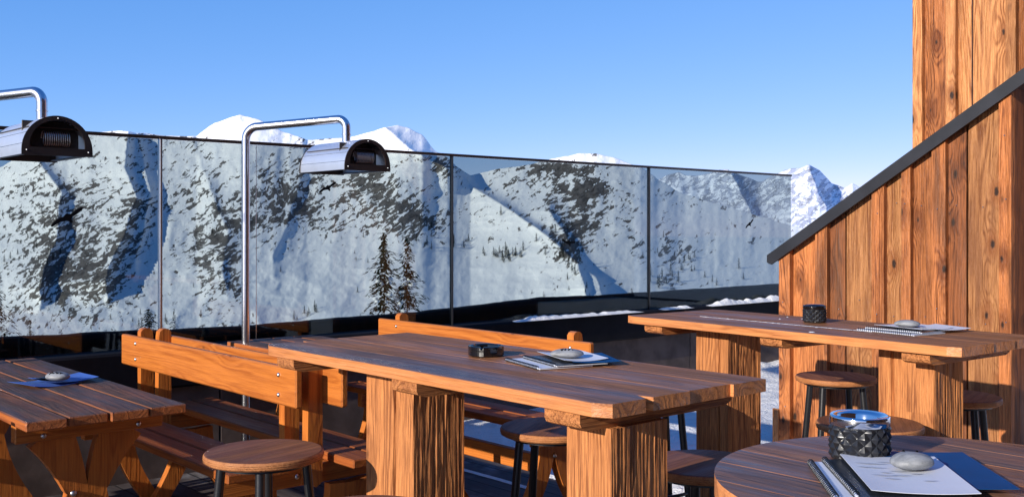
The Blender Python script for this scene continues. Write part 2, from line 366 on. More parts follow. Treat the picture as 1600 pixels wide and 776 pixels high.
spurs=[([(700,236),(738,292),(800,328),(868,378),(932,432),(940,470)],75,90,9),
       ([(200,205),(196,262),(214,310),(190,380),(165,440)],70,70,10),
       ([(215,214),(236,300),(226,350),(215,400)],35,30,8),
       ([(470,205),(478,260),(455,330),(430,400)],25,80,14),
       ([(600,198),(640,232),(672,250),(700,262)],60,60,12),
       ([(50,236),(96,300),(88,380),(60,450)],60,50,12),
       ([(860,330),(905,400),(912,450)],55,60,9),
       ([(300,214),(330,300),(356,360),(350,430)],28,60,12)]
mt=terrain('mountain',SKY,-700,2300,1300,380,600,950,1900,31,rock_main,spurs,'mtn','snow covered mountain face with dark rock outcrops across the valley',11)
SKY2=[(300,420),(900,330),(1000,300),(1040,276),(1060,272),(1085,279),(1110,272),(1137,264),(1160,276),(1185,287),(1205,279),(1233,268),(1262,261),(1280,268),(1300,288),(1318,293),(1332,286),(1345,296),(1420,330),(1700,350),(2200,360)]
terrain('far_mountain',SKY2,700,2000,700,160,420,4200,5600,230,lambda x,y:.56+.15*np.exp(-((x-1150)/90.)**2),[([(1262,261),(1290,320),(1300,380)],250,40,12),([(1137,264),(1160,300),(1180,350)],250,40,12)],'farmtn','distant rocky peak dusted with snow on the right',41,6)
# near hillside dropping away behind the fence
b=MB()
def nearsheet():
    rs=[6.2,9,15,30,60,95,140,220,350,600,1000,1400]; zz=[-.3,-.6,-1.3,-2.9,-5.2,-7.7,-12,-22,-42,-85,-150,-215]
    n=90; vs=[];fs=[]
    for r,z in zip(rs,zz):
        for k in range(n+1):
            a=R(-85+170*k/n); xc=r*math.sin(a);yc=r*math.cos(a)
            X=C_*xc+S_*yc;Y=-S_*xc+C_*yc
            vs.append((X,max(Y,5.79) if r<12 else Y,z+(.02*r*fb(X*.05,Y*.05) if r>12 else 0)))
    for j in range(len(rs)-1):
        for k in range(n): fs.append([j*(n+1)+k,j*(n+1)+k+1,(j+1)*(n+1)+k+1,(j+1)*(n+1)+k])
    b.add(vs,fs,smooth=True)
nearsheet(); tag(b.build('hillside','hillsnow'),'snow hillside dropping away beyond the glass fence',kind='structure')
# wide ground to the horizon, far below
b=MB(); vs,fs=plane_grid(-30000,30000,-30000,30000,8,8,lambda x,y:-300); b.add(vs,fs); tag(b.build('valley_floor','hillsnow'),'snowy valley ground far below reaching to the horizon',kind='structure')

# ------------------------------------------------------------------ trees
def spruce_mesh(h,w,seed,nwh=26,dense=1.,gap=.25):
    rd=random.Random(seed); v=[];f=[]
    def quad(p,dx,dy):
        o=len(v); v.extend([tuple(p-dx),tuple(p+dy),tuple(p+dx),tuple(p-dy*.6)]); f.append([o,o+1,o+2,o+3])
    for i in range(nwh):
        s=(i+.5)/nwh; z=h*(.10+.90*s); L=w*(1-s)**.8*rd.uniform(.65,1.15)+.05*w
        nb=rd.randint(4,7)
        a0=rd.random()*6.28
        for k in range(nb):
            if rd.random()<gap*.6: continue
            a=a0+6.28*k/nb+rd.uniform(-.4,.4); LL=L*rd.choice((.35,.5,.7,.9,1.0,1.45)); drop=-LL*rd.uniform(.25,.6)
            n=max(4,int(13*dense*LL/w)+3)
            for q in range(n):
                u=(q+rd.random())/n; p=Vector((math.cos(a)*LL*u,math.sin(a)*LL*u,z+drop*u*u+rd.uniform(-.02,.02)*h))
                sd=Vector((-math.sin(a),math.cos(a),0)); sp=(1-u*.6)*.13*w
                p+=sd*rd.uniform(-1,1)*sp
                sz=w*rd.uniform(.045,.10)
                d1=Vector((math.cos(a),math.sin(a),rd.uniform(-.9,-.1))).normalized()*sz*1.3
                d2=(sd+Vector((0,0,rd.uniform(-.8,.8)))).normalized()*sz*.55
                quad(p,d1,d2)
    return v,f
def spruce(px,py,Rr,hpx,wpx,label,seed,**k):
    x,y,z=P(px,py,Rr); h=hpx*Rr/1600; w=wpx*Rr/1600
    t=empty('spruce_tree',(x,y,z)); tag(t,label,'tree')
    v,f=spruce_mesh(h,w,seed,**k); b=MB(); b.add(v,f); b.build('crown','needle',t)
    if h>4 and px>500:
        rd=random.Random(seed); b=MB()
        for q in range(9):
            zc=h*rd.uniform(.06,.62); a_=R(rd.uniform(150,330)); rr_=w*rd.uniform(.15,.5)*(1-zc/h); r_=w*rd.uniform(.06,.15); cx_,cy_=rr_*math.cos(a_),rr_*math.sin(a_)
            b.lathe([(.001,zc-r_*.6),(r_*.8,zc-r_*.45),(r_,zc),(r_*.7,zc+r_*.45),(.001,zc+r_*.6)],cx_,cy_,9)
        b.build('snow_clumps','snowpile',t)
    b=MB(); b.tube([(0,0,-.8),(0,0,h*.5),(0,0,h*.99)],h*.0085,8,r1=h*.0015); b.build('trunk','bark',t)
spruce(600,497,80,133,40,'taller of the two big dark spruces standing behind the glass',3,nwh=30,dense=1.7,gap=.5)
spruce(636,494,84,122,38,'shorter big spruce just right of the tallest one behind the glass',5,nwh=28,dense=1.7,gap=.5)
spruce(47,534,58,34,12,'small lone spruce behind the glass above the left picnic table',8,nwh=14)
spruce(-6,560,50,150,34,'large shadowy spruce cut by the left edge of the view',9,nwh=26)
spruce(232,528,60,46,30,'low bushy spruce behind the glass left of the thin steel post',12,nwh=12)
spruce(272,524,62,42,13,'narrow small spruce behind the glass just right of the thin steel post',13,nwh=14)
tm=[]
for k in range(4):
    v,f=spruce_mesh(8,2.6,100+k,nwh=14,dense=1.2,gap=.05); b=MB(); b.add(v,f); b.tube([(0,0,-1),(0,0,7.8)],.22,5,r1=.03)
    tm.append(b)
first=[None]*4
spots=[]
def cl(n,cx,cy,sx,sy,s0=.8,s1=1.3,tilt=0):
    for _ in range(n):
        dx=random.gauss(0,1)*sx; spots.append((cx+dx,cy+random.gauss(0,1)*sy+tilt*dx,random.uniform(s0,s1)))
cl(22,788,403,18,6,.9,1.5); cl(4,722,385,6,5,1,1.7); cl(16,880,395,14,16,.7,1.4,.5); cl(18,1065,415,26,14,.8,1.3,.3); cl(10,890,350,12,10,.6,1.1)
cl(18,70,340,35,40,.6,1.2); cl(16,60,400,30,20,.6,1.1); cl(8,655,370,16,14,.8,1.5); cl(6,860,456,40,8,.5,.9); cl(8,1035,445,12,8,1.,1.8); cl(5,1105,360,40,15,.4,.7); cl(10,220,500,50,8,.5,1.); cl(8,480,493,14,3,.6,1.1,-.35)
cl(10,560,400,50,40,.4,.9); cl(10,330,330,40,50,.4,.8)
spots+=[(818,392,1.4),(1155,420,1.6),(1161,436,1.0),(783,336,1.5)]
gn='small dark conifers dotted over the snowy mountain slope'
for k,(x,y,s) in enumerate(spots):
    j=k%4; loc=mt(x,y)
    if first[j] is None: o=tm[j].build('conifer_tree','needle'); first[j]=o
    else: o=first[j].copy(); COL.objects.link(o)
    o.location=loc; o.scale=(s*1.2,s*1.2,s*1.3); o.rotation_euler=(0,0,random.random()*6)
    tag(o,'tiny dark conifer on the snowy mountain slope seen through the tinted glass','tree',gn)

# ------------------------------------------------------------------ parapet, fence
FY=5.68; TOP=1.913; POSTS=[-3.943,-1.843,.257,2.357,4.457,6.557,8.657]
par=empty('parapet_wall',(3,FY,0)); tag(par,'low dark grey parapet wall with black cap under the glass fence','wall')
b=MB()
xs=np.arange(-6,9,1.45)
for a in xs: b.box(a-3,a+1.442-3,-.05,.06,-.05,.50,c=.004)
b.build('panel_cladding','panel',par)
b=MB(); b.box(-9.5,5.75,-.10,.12,.503,.722,'x',c=.012); b.build('cap','cap',par)
fen=empty('glass_fence',(0,FY,0)); tag(fen,'long tinted glass windbreak fence with thin posts and bird stickers','fence')
def birdpts(k):
    B=[[(-1,-.42),(-.72,-.16),(-.4,.0),(-.2,.02),(-.06,.16),(.06,.22),(.14,.12),(.24,.12),(.55,.34),(.86,.46),(1,.40),(.9,.24),(.55,.02),(.3,-.10),(.18,-.24),(.26,-.44),(.12,-.5),(0,-.34),(-.12,-.3),(-.4,-.3),(-.7,-.42),(-.9,-.52)],
       [(-1,.28),(-.9,.42),(-.5,.2),(-.2,.14),(0,.22),(.14,.16),(.4,.06),(.8,.1),(1,-.05),(.7,-.16),(.3,-.18),(.16,-.3),(.3,-.5),(.1,-.52),(-.04,-.3),(-.3,-.2),(-.7,.02)]]
    return B[k]
birds={2:[(104,338,18,0,.25)],3:[(511,292,11,0,.2)],4:[(888,378,10,1,0)],5:[(1170,349,8,0,.3)]}
for i in range(len(POSTS)-1):
    a,c=POSTS[i],POSTS[i+1]; b=MB(); b.box(a+.006,c-.006,-.006,.006,.725,TOP-.008,'x',c=.0015); pane=b.build('glass_pane','glass',fen)
    for (px,py,hw,kk,rr) in birds.get(i,[]):
        if hw==0: continue
        t=(px-800)/1600; yc=FY/(C_-S_*t); X=yc*(C_*t+S_); Z=EYE+(357-py)/1600*yc; sc=hw*yc/1600/.8
        if not(a<X<c): continue
        b=MB(); cr,sr=math.cos(rr),math.sin(rr); b.prism([(u*cr*1.25-w*sr,u*sr+w*cr) for u,w in birdpts(kk)],-.0010,0,'xz')
        b.build('bird_sticker','bird',pane,(X,-.0065,Z)).scale=(sc,1,sc)
for i,x in enumerate(POSTS[:-1]):
    b=MB(); r=.009 if i!=3 else .013
    b.box(x-r*.6,x+r*.6,-.016,.016,.70,TOP-.005,'z',c=.002); b.build('post','steel' if i<=3 else 'blackmetal',fen)
b=MB(); b.box(2.95-.002,2.95+.002,-.0085,-.0066,.73,TOP-.01,'z',c=.0005); b.build('reflection_strip','steel',fen)  # thin steel strip standing in for a reflected line on the glass
b=MB(); b.box(POSTS[0]-.02,POSTS[-1]+.003,-.014,.014,TOP-.006,TOP+.013,'x',c=.004); b.build('top_rail','rail',fen)
# black membrane heaped behind the glass
b=MB()
def tz(x):
    base=np.interp(x,[-3,1.6,3.0,4.4,5.0,5.6,6.2,8.7],[.815,.81,.785,.80,.82,.852,.838,.84]); return base+.012*fb(x*1.7,1.1)+.007*fb(x*6,2.2)
n=260; vs=[];fs=[]
for i in range(n+1):
    x=-4+12.9*i/n; z=tz(x); y0=5.86+.02*fb(x*2,5)
    vs+=[(x,y0+.02,-.4),(x,y0-.01,.45),(x,y0,z-.04),(x,y0+.03,z),(x,y0+.14,z+.003),(x,y0+.3,z-.05),(x,y0+.4,-.4)]
for i in range(n):
    for k in range(6): fs.append([7*i+k,7*i+7+k,7*i+8+k,7*i+1+k])
b.add(vs,fs,smooth=True); tag(b.build('black_membrane','tarp'),'black waterproof membrane heaped with a wavy top behind the glass fence','tarp')
def snowstrip(name,xa,xb,h,label,y0=5.60,z0=.7225,w=.055):
    b=MB(); n=70;k=9; vs=[];fs=[]
    for i in range(n+1):
        u=i/n; x=xa+(xb-xa)*u; e=min(1,u*7,(1-u)*7)*max(.03,(.55+.9*fb(x*4,xa*3,1)+.5*fb(x*17,xa,2)))
        for j in range(k):
            a=j/(k-1); y=y0-w+2*w*a*.95; z=z0-.002+h*e*math.sin(math.pi*a)**.6*(1+.35*fb(x*22,y*22,3)); vs.append((x,y,z))
    for i in range(n):
        for j in range(k-1): fs.append([i*k+j,(i+1)*k+j,(i+1)*k+j+1,i*k+j+1])
    b.add(vs,fs,smooth=True); tag(b.build(name,'snowpile'),label,kind='stuff')
snowstrip('snow_strip',4.95,6.35,.036,'thin crust of snow on the black parapet cap in the middle')
snowstrip('snow_strip',6.62,7.0,.03,'short scrap of snow on the black parapet cap')
snowstrip('snow_strip',7.25,8.75,.065,'thick strip of snow on the parapet cap beside the timber building')

# ------------------------------------------------------------------ timber building
def yat(px,X):
    t=(px-800)/1600; yc=X/(C_*t+S_); return yc*(C_-S_*t)
WX=5.6
bl=empty('timber_building',(WX,3.0,0)); tag(bl,'timber clad building with sloping black roof edge and taller wall behind','building')
def roofz(y): return 2.2345-(y-2.237)*.6382     # top of fascia
bounds=[(1222.5,1238,1,'clad'),(1238,1279,0,'clad'),(1279,1296,1,'clad'),(1296,1322,0,'clad_dark'),(1322,1367,0,'clad_pale'),(1367,1385,1,'clad'),(1385,1413.6,0,'clad_pale'),(1413.6,1426,1,'clad'),(1426,1460.6,0,'clad'),(1460.6,1480.5,1,'clad'),(1480.5,1511.6,0,'clad_dark'),(1511.6,1565.5,0,'clad_pale'),(1565.5,1583,1,'clad')]
first_y=None
for a,c,pr,mat in bounds:
    ya,yb=yat(c,WX),yat(a,WX); b=MB(); x0=WX-(.040 if pr else random.uniform(-.004,.006))
    if pr: ya-=.008
    nseg=10; zt0,zt1=roofz(ya)-.06,roofz(yb)-.06
    w=yb-ya; c_=.003
    sg_=.001 if pr else .005; pts=[(ya+sg_,-.02),(yb-sg_,-.02),(yb-sg_,zt1),(ya+sg_,zt0)]
    b.prism([(p[0]-3.0,p[1]) for p in pts],x0-WX,(.0 if pr else .02)+.012,'yz','z')
    bo=b.build('batten' if pr else 'wall_board',mat,bl)
    for zz in (.28,.93,1.5,1.95):
        if zz<zt0-.08 and (zz<zt1-.08): bolt_at(bo,x0-WX-(.0 if pr else 0),(ya+yb)/2-3.0+random.uniform(-.012,.012),zz+random.uniform(-.06,.06),'x',.0045,-1).name='nail_head'
b=MB(); yc0=yat(1583,WX)-.008
# return face of the building turning away, boards facing the camera's right
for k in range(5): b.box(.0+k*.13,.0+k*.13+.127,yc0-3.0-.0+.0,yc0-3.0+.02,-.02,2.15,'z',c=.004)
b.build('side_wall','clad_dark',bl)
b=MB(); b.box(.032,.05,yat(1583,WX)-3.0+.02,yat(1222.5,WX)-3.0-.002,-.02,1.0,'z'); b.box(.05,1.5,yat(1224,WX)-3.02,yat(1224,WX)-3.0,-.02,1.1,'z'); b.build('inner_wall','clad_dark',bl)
# plinth block
b=MB(); b.box(-.045,-.0295,yat(1222.5,WX)-3.0-.0,yat(1213,WX)-3.0,-.02,.26,'z'); b.build('plinth','clad_pale',bl)
# sloping fascia / roof edge
b=MB(); ya,yb=1.2,3.81
pts=[(ya-3,roofz(ya)),(yb-3,roofz(yb)),(yb-3,roofz(yb)-.045),(yb-3-.03,roofz(yb-.03)-.078),(ya-3,roofz(ya)-.082)]
b.prism(pts,-.062,-.046,'yz','y'); b.build('fascia','anth',bl)
b=MB(); pts=[(ya-3,roofz(ya)-.004),(yb-.003-3,roofz(yb)-.004),(yb-.003-3,roofz(yb)-.04),(ya-3,roofz(ya)-.055)]
b.prism(pts,-.0455,.9,'yz','y'); b.build('roof','anth',bl)
# taller wall behind
UX=6.2
for a,c,pr,mat in [(1430,1444,1,'clad_pale'),(1444,1481.6,0,'clad'),(1481.6,1495.8,1,'clad_pale'),(1495.8,1519,0,'clad_pale'),(1519,1575,0,'clad_pale'),(1575,1590,1,'clad_pale'),(1590,1640,0,'clad'),(1640,1655,1,'clad_pale'),(1655,1720,0,'clad')]:
    ya,yb=yat(c,UX),yat(a,UX); x0=(UX-WX)-(.040 if pr else random.uniform(-.004,.006))
    if pr: ya-=.006
    b=MB(); b.box(x0,UX-WX+.01,ya-3+(.001 if pr else .005),yb-3-(.001 if pr else .005),.6,4.6,'z',c=.003); b.build('batten' if pr else 'upper_wall_board',mat,bl)
b=MB(); yy=yat(1430,UX); b.box(UX-WX+.011,UX-WX+3,yy-3.02,yy-3.0,.6,4.6,'z'); b.build('upper_side_wall','clad',bl)

# unseen dark lodge added behind the camera to block sky light
ld=empty('added_lodge',(3,-3.4,0)); tag(ld,'tall dark timber lodge, unseen, added behind the camera to cut sky fill','building')
b=MB()
for k in range(50): b.box(-4.5+k*.29,-4.5+k*.29+.284,-.03,0,-.02,6.2,'z')
b.build('wall','clad_dark',ld)
b=MB(); b.prism([(-.0305,6.2),(1.1,5.9),(1.1,6.05),(-4,7.6),(-4,6.2)],-5,10.6,'yz','x'); b.build('roof','anth',ld)
for k in range(4):
    b=MB(); b.box(-3.2+k*3,-1.6+k*3,.001,.03,.9,2.3,'z'); w_=b.build('window_frame','anth',ld); b=MB(); b.box(-3.12+k*3,-1.68+k*3,.031,.034,.98,2.22,'z',c=.0005); b.build('pane','blackglass',w_)
# ------------------------------------------------------------------ main tables
def plank_top(b,x0,x1,y0,y1,z0,z1,cuts,seed,irr=.008,ch=.02,corner=.0):
    """planks side by side, running along y, edges worn and corners knocked off"""
    rd=random.Random(seed); xs=[x0]+cuts+[x1]
    for i in range(len(xs)-1):
        a,c=xs[i]+(.0005 if i else 0),xs[i+1]-(.0005 if i<len(xs)-2 else 0)
        n=36; ea=rd.uniform(-.006,.006) ; eb=rd.uniform(-.008,.008); ya,yb=y0+ea,y1+eb
        L=[];Rr=[]
        for k in range(n+1):
            y=ya+(yb-ya)*k/n
            l=a+(irr*fb(y*3,seed+i)+.4*irr*fb(y*14,seed) if i==0 else 0); r=c+(irr*fb(y*3,seed+9) if i==len(xs)-2 else 0)
            e=min(k/n*(yb-ya),(1-k/n)*(yb-ya))
            if i==0 and e<corner: l+=(corner-e)*.8
            if i==len(xs)-2 and e<corner: r-=(corner-e)*.8
            L.append((l,y));Rr.append((r,y))
        vs=[];fs=[]; c_=.0016; m=4
        prof=[(0,z0+c_,0),(0,z1-c_,0),(c_,z1,0)]
        for k in range(n+1):
            (l,y),(r,_)=L[k],Rr[k]
            ins=c_ if k in(0,n) else 0
            row=[(l+c_,y,z0),(l,y,z0+c_),(l,y,z1-c_),(l+c_,y,z1)]
            row+=[(l+(r-l)*q/6,y,z1+.0008*fb(y*4,l+q)) for q in range(1,6)]
            row+=[(r-c_,y,z1),(r,y,z1-c_),(r,y,z0+c_),(r-c_,y,z0)]
            if ins: row=[(p[0],p[1],min(max(p[2],z0),z1-.0)) for p in row]
            vs+=row
        w=13
        for k in range(n):
            for q in range(w): fs.append([k*w+q,k*w+(q+1)%w,(k+1)*w+(q+1)%w,(k+1)*w+q])
        fs.append(list(range(w))[::-1]); fs.append([n*w+q for q in range(w)])
        b.add(vs,fs,'y',rnd=rd.random())
def rough_leg(x0,x1,y0,y1,z0,z1,seed,amp=.006,cracks=()):
    """hewn beam: all four sides carved by vertical ridges"""
    b=MB(); per=[]; nx=44; nz=70
    for k in range(nx): per.append((x0+(x1-x0)*k/nx,y0,0,-1))
    for k in range(nx): per.append((x1,y0+(y1-y0)*k/nx,1,0))
    for k in range(nx): per.append((x1-(x1-x0)*k/nx,y1,0,1))
    for k in range(nx): per.append((x0,y1-(y1-y0)*k/nx,-1,0))
    vs=[];fs=[];N=len(per)
    for j in range(nz+1):
        z=z0+(z1-z0)*j/nz
        for i,(x,y,nx_,ny_) in enumerate(per):
            rug=1.0 if ny_ else .35
            r=abs(fb(x*55+seed,y*55,z*1.5,3)); r2=fb(x*120,y*120+seed,z*4,2)
            d=-amp*rug*(2.2*r+.5*r2)+.004*fb(z*4,x*3,y*3+seed)
            for (cy,wd,dp) in cracks:
                if nx_<0: d-=dp*math.exp(-((y-cy-.006*fb(z*2,seed))/wd)**2)
            vs.append((x+nx_*d,y+ny_*d,z))
    for j in range(nz):
        for i in range(N): fs.append([j*N+i,j*N+(i+1)%N,(j+1)*N+(i+1)%N,(j+1)*N+i])
    fs.append([nz*N+i for i in range(N)]); fs.append(list(range(N))[::-1])
    b.add(vs,fs,'z'); return b
def beam(b,x0,x1,y0,y1,z0,z1,nose=.035):
    # bearer under the top; rounded at its ends
    h=z1-z0; pts=[(x0,z1),(x0,z0+h*.45),(x0+.006,z0+h*.22),(x0+nose*.6,z0+.004),(x0+nose,z0),(x1-nose,z0),(x1-.006,z0+h*.22),(x1,z0+h*.45),(x1,z1)]
    b.prism(pts,y0,y1,'xz','x')
# table 1
x0,x1,y0,y1=1.827,2.50,1.722,3.472; ox,oy=2.16,2.6
t1=empty('high_table',(ox,oy,0)); tag(t1,'large weathered plank table in the middle with black ashtray on it','table',)
b=MB(); plank_top(b,x0-ox,x0-ox+.17,y0-oy,y1-oy,.934,.97,[],4,corner=.03); b.build('worn_plank','grey_oak',t1)['label']='bluish grey worn front plank'
b=MB(); plank_top(b,x0-ox+.172,x1-ox,y0-oy,y1-oy,.934,.9695,[x0-ox+.33,x0-ox+.51],5,corner=.012); b.build('tabletop','oak',t1)
for ya,yb in((3.255,3.375),(2.515,2.645),(1.82,1.95)):
    b=MB(); beam(b,x0-ox+.012,x1-ox-.03,ya-oy,yb-oy,.886,.9335); b.build('crossbeam','leg',t1)
rough_leg(1.955-ox,2.165-ox,2.69-oy,2.965-oy,0,.933,3,.003,((2.80-oy,.005,.03),)).build('leg','leg',t1)
rough_leg(1.935-ox,2.155-ox,1.80-oy,1.965-oy,0,.885,8,.0045).build('leg','leg',t1)
# table 2
ox,oy=4.045,2.54; t2=empty('high_table',(ox,oy,0),R(-4.1)); tag(t2,'plank table beside the timber wall with small black pot and menus','table')
b=MB(); plank_top(b,-.325,.325,-.862,.862,.934,.97,[-.077,.09],21,corner=.02); b.build('tabletop','oak',t2)
for yc_ in(.70,-.005,-.68):
    b=MB(); beam(b,-.30,.30,yc_-.058,yc_+.058,.888,.9335); b.build('crossbeam','leg',t2)
rough_leg(-.17,.06,.34,.54,0,.933,31,.004,((.40,.004,.02),)).build('leg','leg',t2)
rough_leg(-.17,.04,-.68,-.44,0,.933,35,.004,((-.50,.004,.02),)).build('leg','leg',t2)
b=MB(); vs=[];fs=[]; n=60
for i in range(n+1):
    y=.60-.95*i/n; wv=max(.0004,.0032+.006*fb(y*9,2)); vs+=[(-.077-wv,y,.9708),(-.077,y,.9722),(-.077+wv,y,.9708)]
for i in range(n): fs+=[[3*i,3*i+3,3*i+4,3*i+1],[3*i+1,3*i+4,3*i+5,3*i+2]]
b.add(vs,fs,smooth=True); b.lathe([(.013,.9707),(.010,.9722),(.001,.9726)],-.28,-.20,16)
for q in range(7): b.lathe([(.006,.9707),(.004,.9718),(.0008,.9722)],random.uniform(-.1,.28),random.uniform(-.1,.75),8)
b.build('frost','snowpile',t2)
# round table
rx,ry,rr=1.715,.802,.402
rt=empty('round_table',(rx,ry,0)); tag(rt,'round streaky plank table in the right foreground','table')
b=MB(); xs=np.linspace(-rr,rr,8)
for i in range(7):
    a,c=xs[i]+.0008,xs[i+1]-.0008; n=26; pts=[]
    for k in range(n+1):
        x=a+(c-a)*k/n; pts.append((x,math.sqrt(max(0,rr*rr-x*x))))
    for k in range(n,-1,-1):
        x=a+(c-a)*k/n; pts.append((x,-math.sqrt(max(0,rr*rr-x*x))-1e-4))
    b.prism(pts,.932,.97,'xy','y')
b.build('tabletop','grey_oak',rt)
b=MB(); b.lathe([(.001,.93),(.06,.93),(.055,.9),(.04,.85),(.04,.08),(.25,.03),(.25,0),(.001,0)],n=32); b.build('pedestal','blackmetal',rt)

# ------------------------------------------------------------------ stools
def make_stool():
    r=empty('stool'); b=MB()
    b.lathe([(.0005,.67),(.08,.67),(.186,.67),(.1905,.6685),(.1935,.664),(.1945,.656),(.1925,.647),(.186,.642),(.05,.641),(.0005,.641)],n=64,smooth=False,ax='x'); st=b.build('seat','ply',r)
    b=MB()
    for zz in(.648,.654,.660): b.lathe([(.1948,zz-.0008),(.1952,zz),(.1948,zz+.0008)],n=64)
    b.build('ply_layers','dark_leg',st)
    b=MB(); b.lathe([(.155,.6405),(.155,.628),(.14,.628),(.14,.6405)],n=40,hard=True); b.build('seat_ring','blackmetal',r)
    for k in range(4):
        a=R(45+90*k); b=MB(); b.tube([(.135*math.cos(a),.135*math.sin(a),.64),(.20*math.cos(a),.20*math.sin(a),0)],.0155,14); b.build('leg','blackmetal',r)
    b=MB(); b.tube([(.175*math.cos(R(7.5*k)),.175*math.sin(R(7.5*k)),.24) for k in range(49)],.008,8,caps=False); b.build('foot_ring','blackmetal',r)
    return r
stools=[(1.625,3.07,12,'round wooden stool fully visible in front left of the big middle table'),
(2.625,2.74,30,'round stool half sunlit behind the middle table between its two legs'),
(2.575,2.0,5,'round stool mostly in shadow between the middle table and the round table'),
(1.46,2.215,20,'round stool whose seat just peeks in at the bottom edge of the view'),
(4.57,2.74,50,'round stool with long black legs behind the wall table against the boards'),
(4.43,2.08,15,'round stool in shadow behind the right end of the wall table'),
(3.57,2.0,33,'round stool seat seen behind the steel rimmed pot on the round table'),
(3.52,3.03,60,'round stool hidden by the middle table with one slanting black leg in view')]
s0=make_stool()
for i,(x,y,a,l) in enumerate(stools):
    o=s0 if i==0 else copy_tree(s0)
    o.location=(x,y,0); o.rotation_euler=(0,0,R(a)); tag(o,l,'stool','round wooden stools around the high tables')

# ------------------------------------------------------------------ picnic tables and benches
def strip(path,wd):            # curved board outline from a centre line and widths
    L=[];Q=[]; n=len(path)
    for i,(x,z) in enumerate(path):
        a=path[max(0,i-1)];c=path[min(n-1,i+1)]; dx,dz=c[0]-a[0],c[1]-a[1]; l=math.hypot(dx,dz); nx,nz_=-dz/l,dx/l; w=wd[i]/2 if isinstance(wd,list) else wd/2
        L.append((x+nx*w,z+nz_*w)); Q.append((x-nx*w,z-nz_*w))
    return L+Q[::-1]
def bez(p0,p1,p2,n=14): return [tuple((1-t)**2*a+2*t*(1-t)*b_+t*t*c for a,b_,c in zip(p0,p1,p2)) for t in [i/n for i in range(n+1)]]
def make_picnic():
    r=empty('picnic_table'); W=.57; L=1.82; pw=W/4
    for k in range(4):
        b=MB(); rd=random.uniform(-.008,.008); b.box(-W/2+k*pw+.004,-W/2+(k+1)*pw-.004,-L/2+rd,L/2+rd,.716,.75,'y',c=.004)
        b.build('top_plank','picnic_top',r)
    for sy in(-1,1):
        yy=sy*(L/2-.20)
        b=MB(); b.box(-W/2+.02,W/2-.02,yy-.025,yy+.025,.645,.7155,'x',c=.004); b.build('bearer','honey',r)
        for sx in(-1,1):
            up=bez((sx*.135,.66),(sx*.07,.56),(sx*.034,.43)); dn=bez((sx*.034,.43),(sx*.05,.22),(sx*.20,.0)); wd_=[.16-.085*i/14 for i in range(15)][:-1]+[.075+.06*i/14 for i in range(15)]
            b=MB(); b.prism(strip(up[:-1]+dn,wd_),yy-sy*.049-.022,yy-sy*.049+.022,'xz','z')
            b.build('leg','honey',r)
            bolt_at(r,sx*.17,yy+sy*.026,.665,'y',.010,sy); bolt_at(r,sx*.11,yy+sy*.026,.69,'y',.008,sy)
        bolt_at(r,-.05,yy-sy*.049-.023 if sy>0 else yy+.049-.023,.43,'y',.012,-1)
    return r
p0=make_picnic(); p0.location=(1.335,4.565,0); tag(p0,'picnic table at the left edge with blue leaflets on its four planks','picnic table','picnic tables by the glass fence')
p1=copy_tree(p0); p1.location=(2.965,4.61,0); tag(p1,'picnic table behind the middle table with the full heater pole through it','picnic table','picnic tables by the glass fence')
def make_bench(L=1.81):
    """seat on -x side, back board at x=0..0.028 with posts behind it"""
    r=empty('bench')
    b=MB(); b.box(0,.03,-L/2,L/2,.695,.85,'y',c=.006); bb=b.build('backrest','honey',r)
    for k in range(2):
        b=MB(); b.box(-.285+k*.135,-.285+k*.135+.125,-L/2-.0,L/2+.0,.445,.48,'y',c=.005); b.build('seat_plank','seat_wood_shaded',r)
    for sy in(-1,1):
        yy=sy*(L/2-.165)
        b=MB(); b.prism([(.0305,.44),(.0305,.87),(.04,.884),(.055,.89),(.075,.888),(.09,.875),(.094,.85),(.10,.40),(.06,.36),(.0305,.38)],yy-.0225,yy+.0225,'xz','z'); b.build('back_post','honey',r)
        b=MB(); b.box(-.27,.105,yy-.070,yy-.0235,.365,.4445,'x',c=.004); b.build('bearer','honey',r)
        for sx in(-1,1):
            c0=-.10; pa=bez((c0+sx*.045,.36),(c0+sx*.05,.20),(c0+sx*.20,0))
            b=MB(); b.prism(strip(pa,[.10-.03*i/14 for i in range(15)]),yy-.0225,yy+.0225,'xz','z'); b.build('leg','honey',r)
        for z_ in(.815,.735): bolt_at(r,0,yy-.03,z_,'x',.009,-1)
        bolt_at(r,-.10,yy-.071,.405,'y',.011,-1); bolt_at(r,.06,yy-.071,.405,'y',.011,-1); bolt_at(r,-.10,yy-.0235,.30,'y',.011,-1)
    return r
b0=make_bench(); b0.location=(2.02,4.465,0); tag(b0,'bench whose broad sunlit backrest faces the left picnic table','bench','picnic benches with backrests')
b1=copy_tree(b0); b1.location=(2.20,4.40,0); b1.rotation_euler=(0,0,math.pi); tag(b1,'bench back to back behind the broad sunlit backrest, facing the heater table','bench','picnic benches with backrests')
b2=copy_tree(b0); b2.location=(3.55,4.35,0); tag(b2,'bench whose backrest shows above the far edge of the middle table','bench','picnic benches with backrests')
b1.location=(2.20,4.37,0)
b=MB(); b.box(-.13,-.09,-.70,.70,.20,.29,'y',c=.004); b.build('stretcher','honey',b2)

shade_bench=copy_tree(b0); shade_bench.location=(.62,4.50,0); shade_bench.rotation_euler=(0,0,math.pi); tag(shade_bench,'unseen bench added on the far left side of the left picnic table to cast shade','bench','picnic benches with backrests')  # out-of-view bench, added for the shade it throws on the picnic table
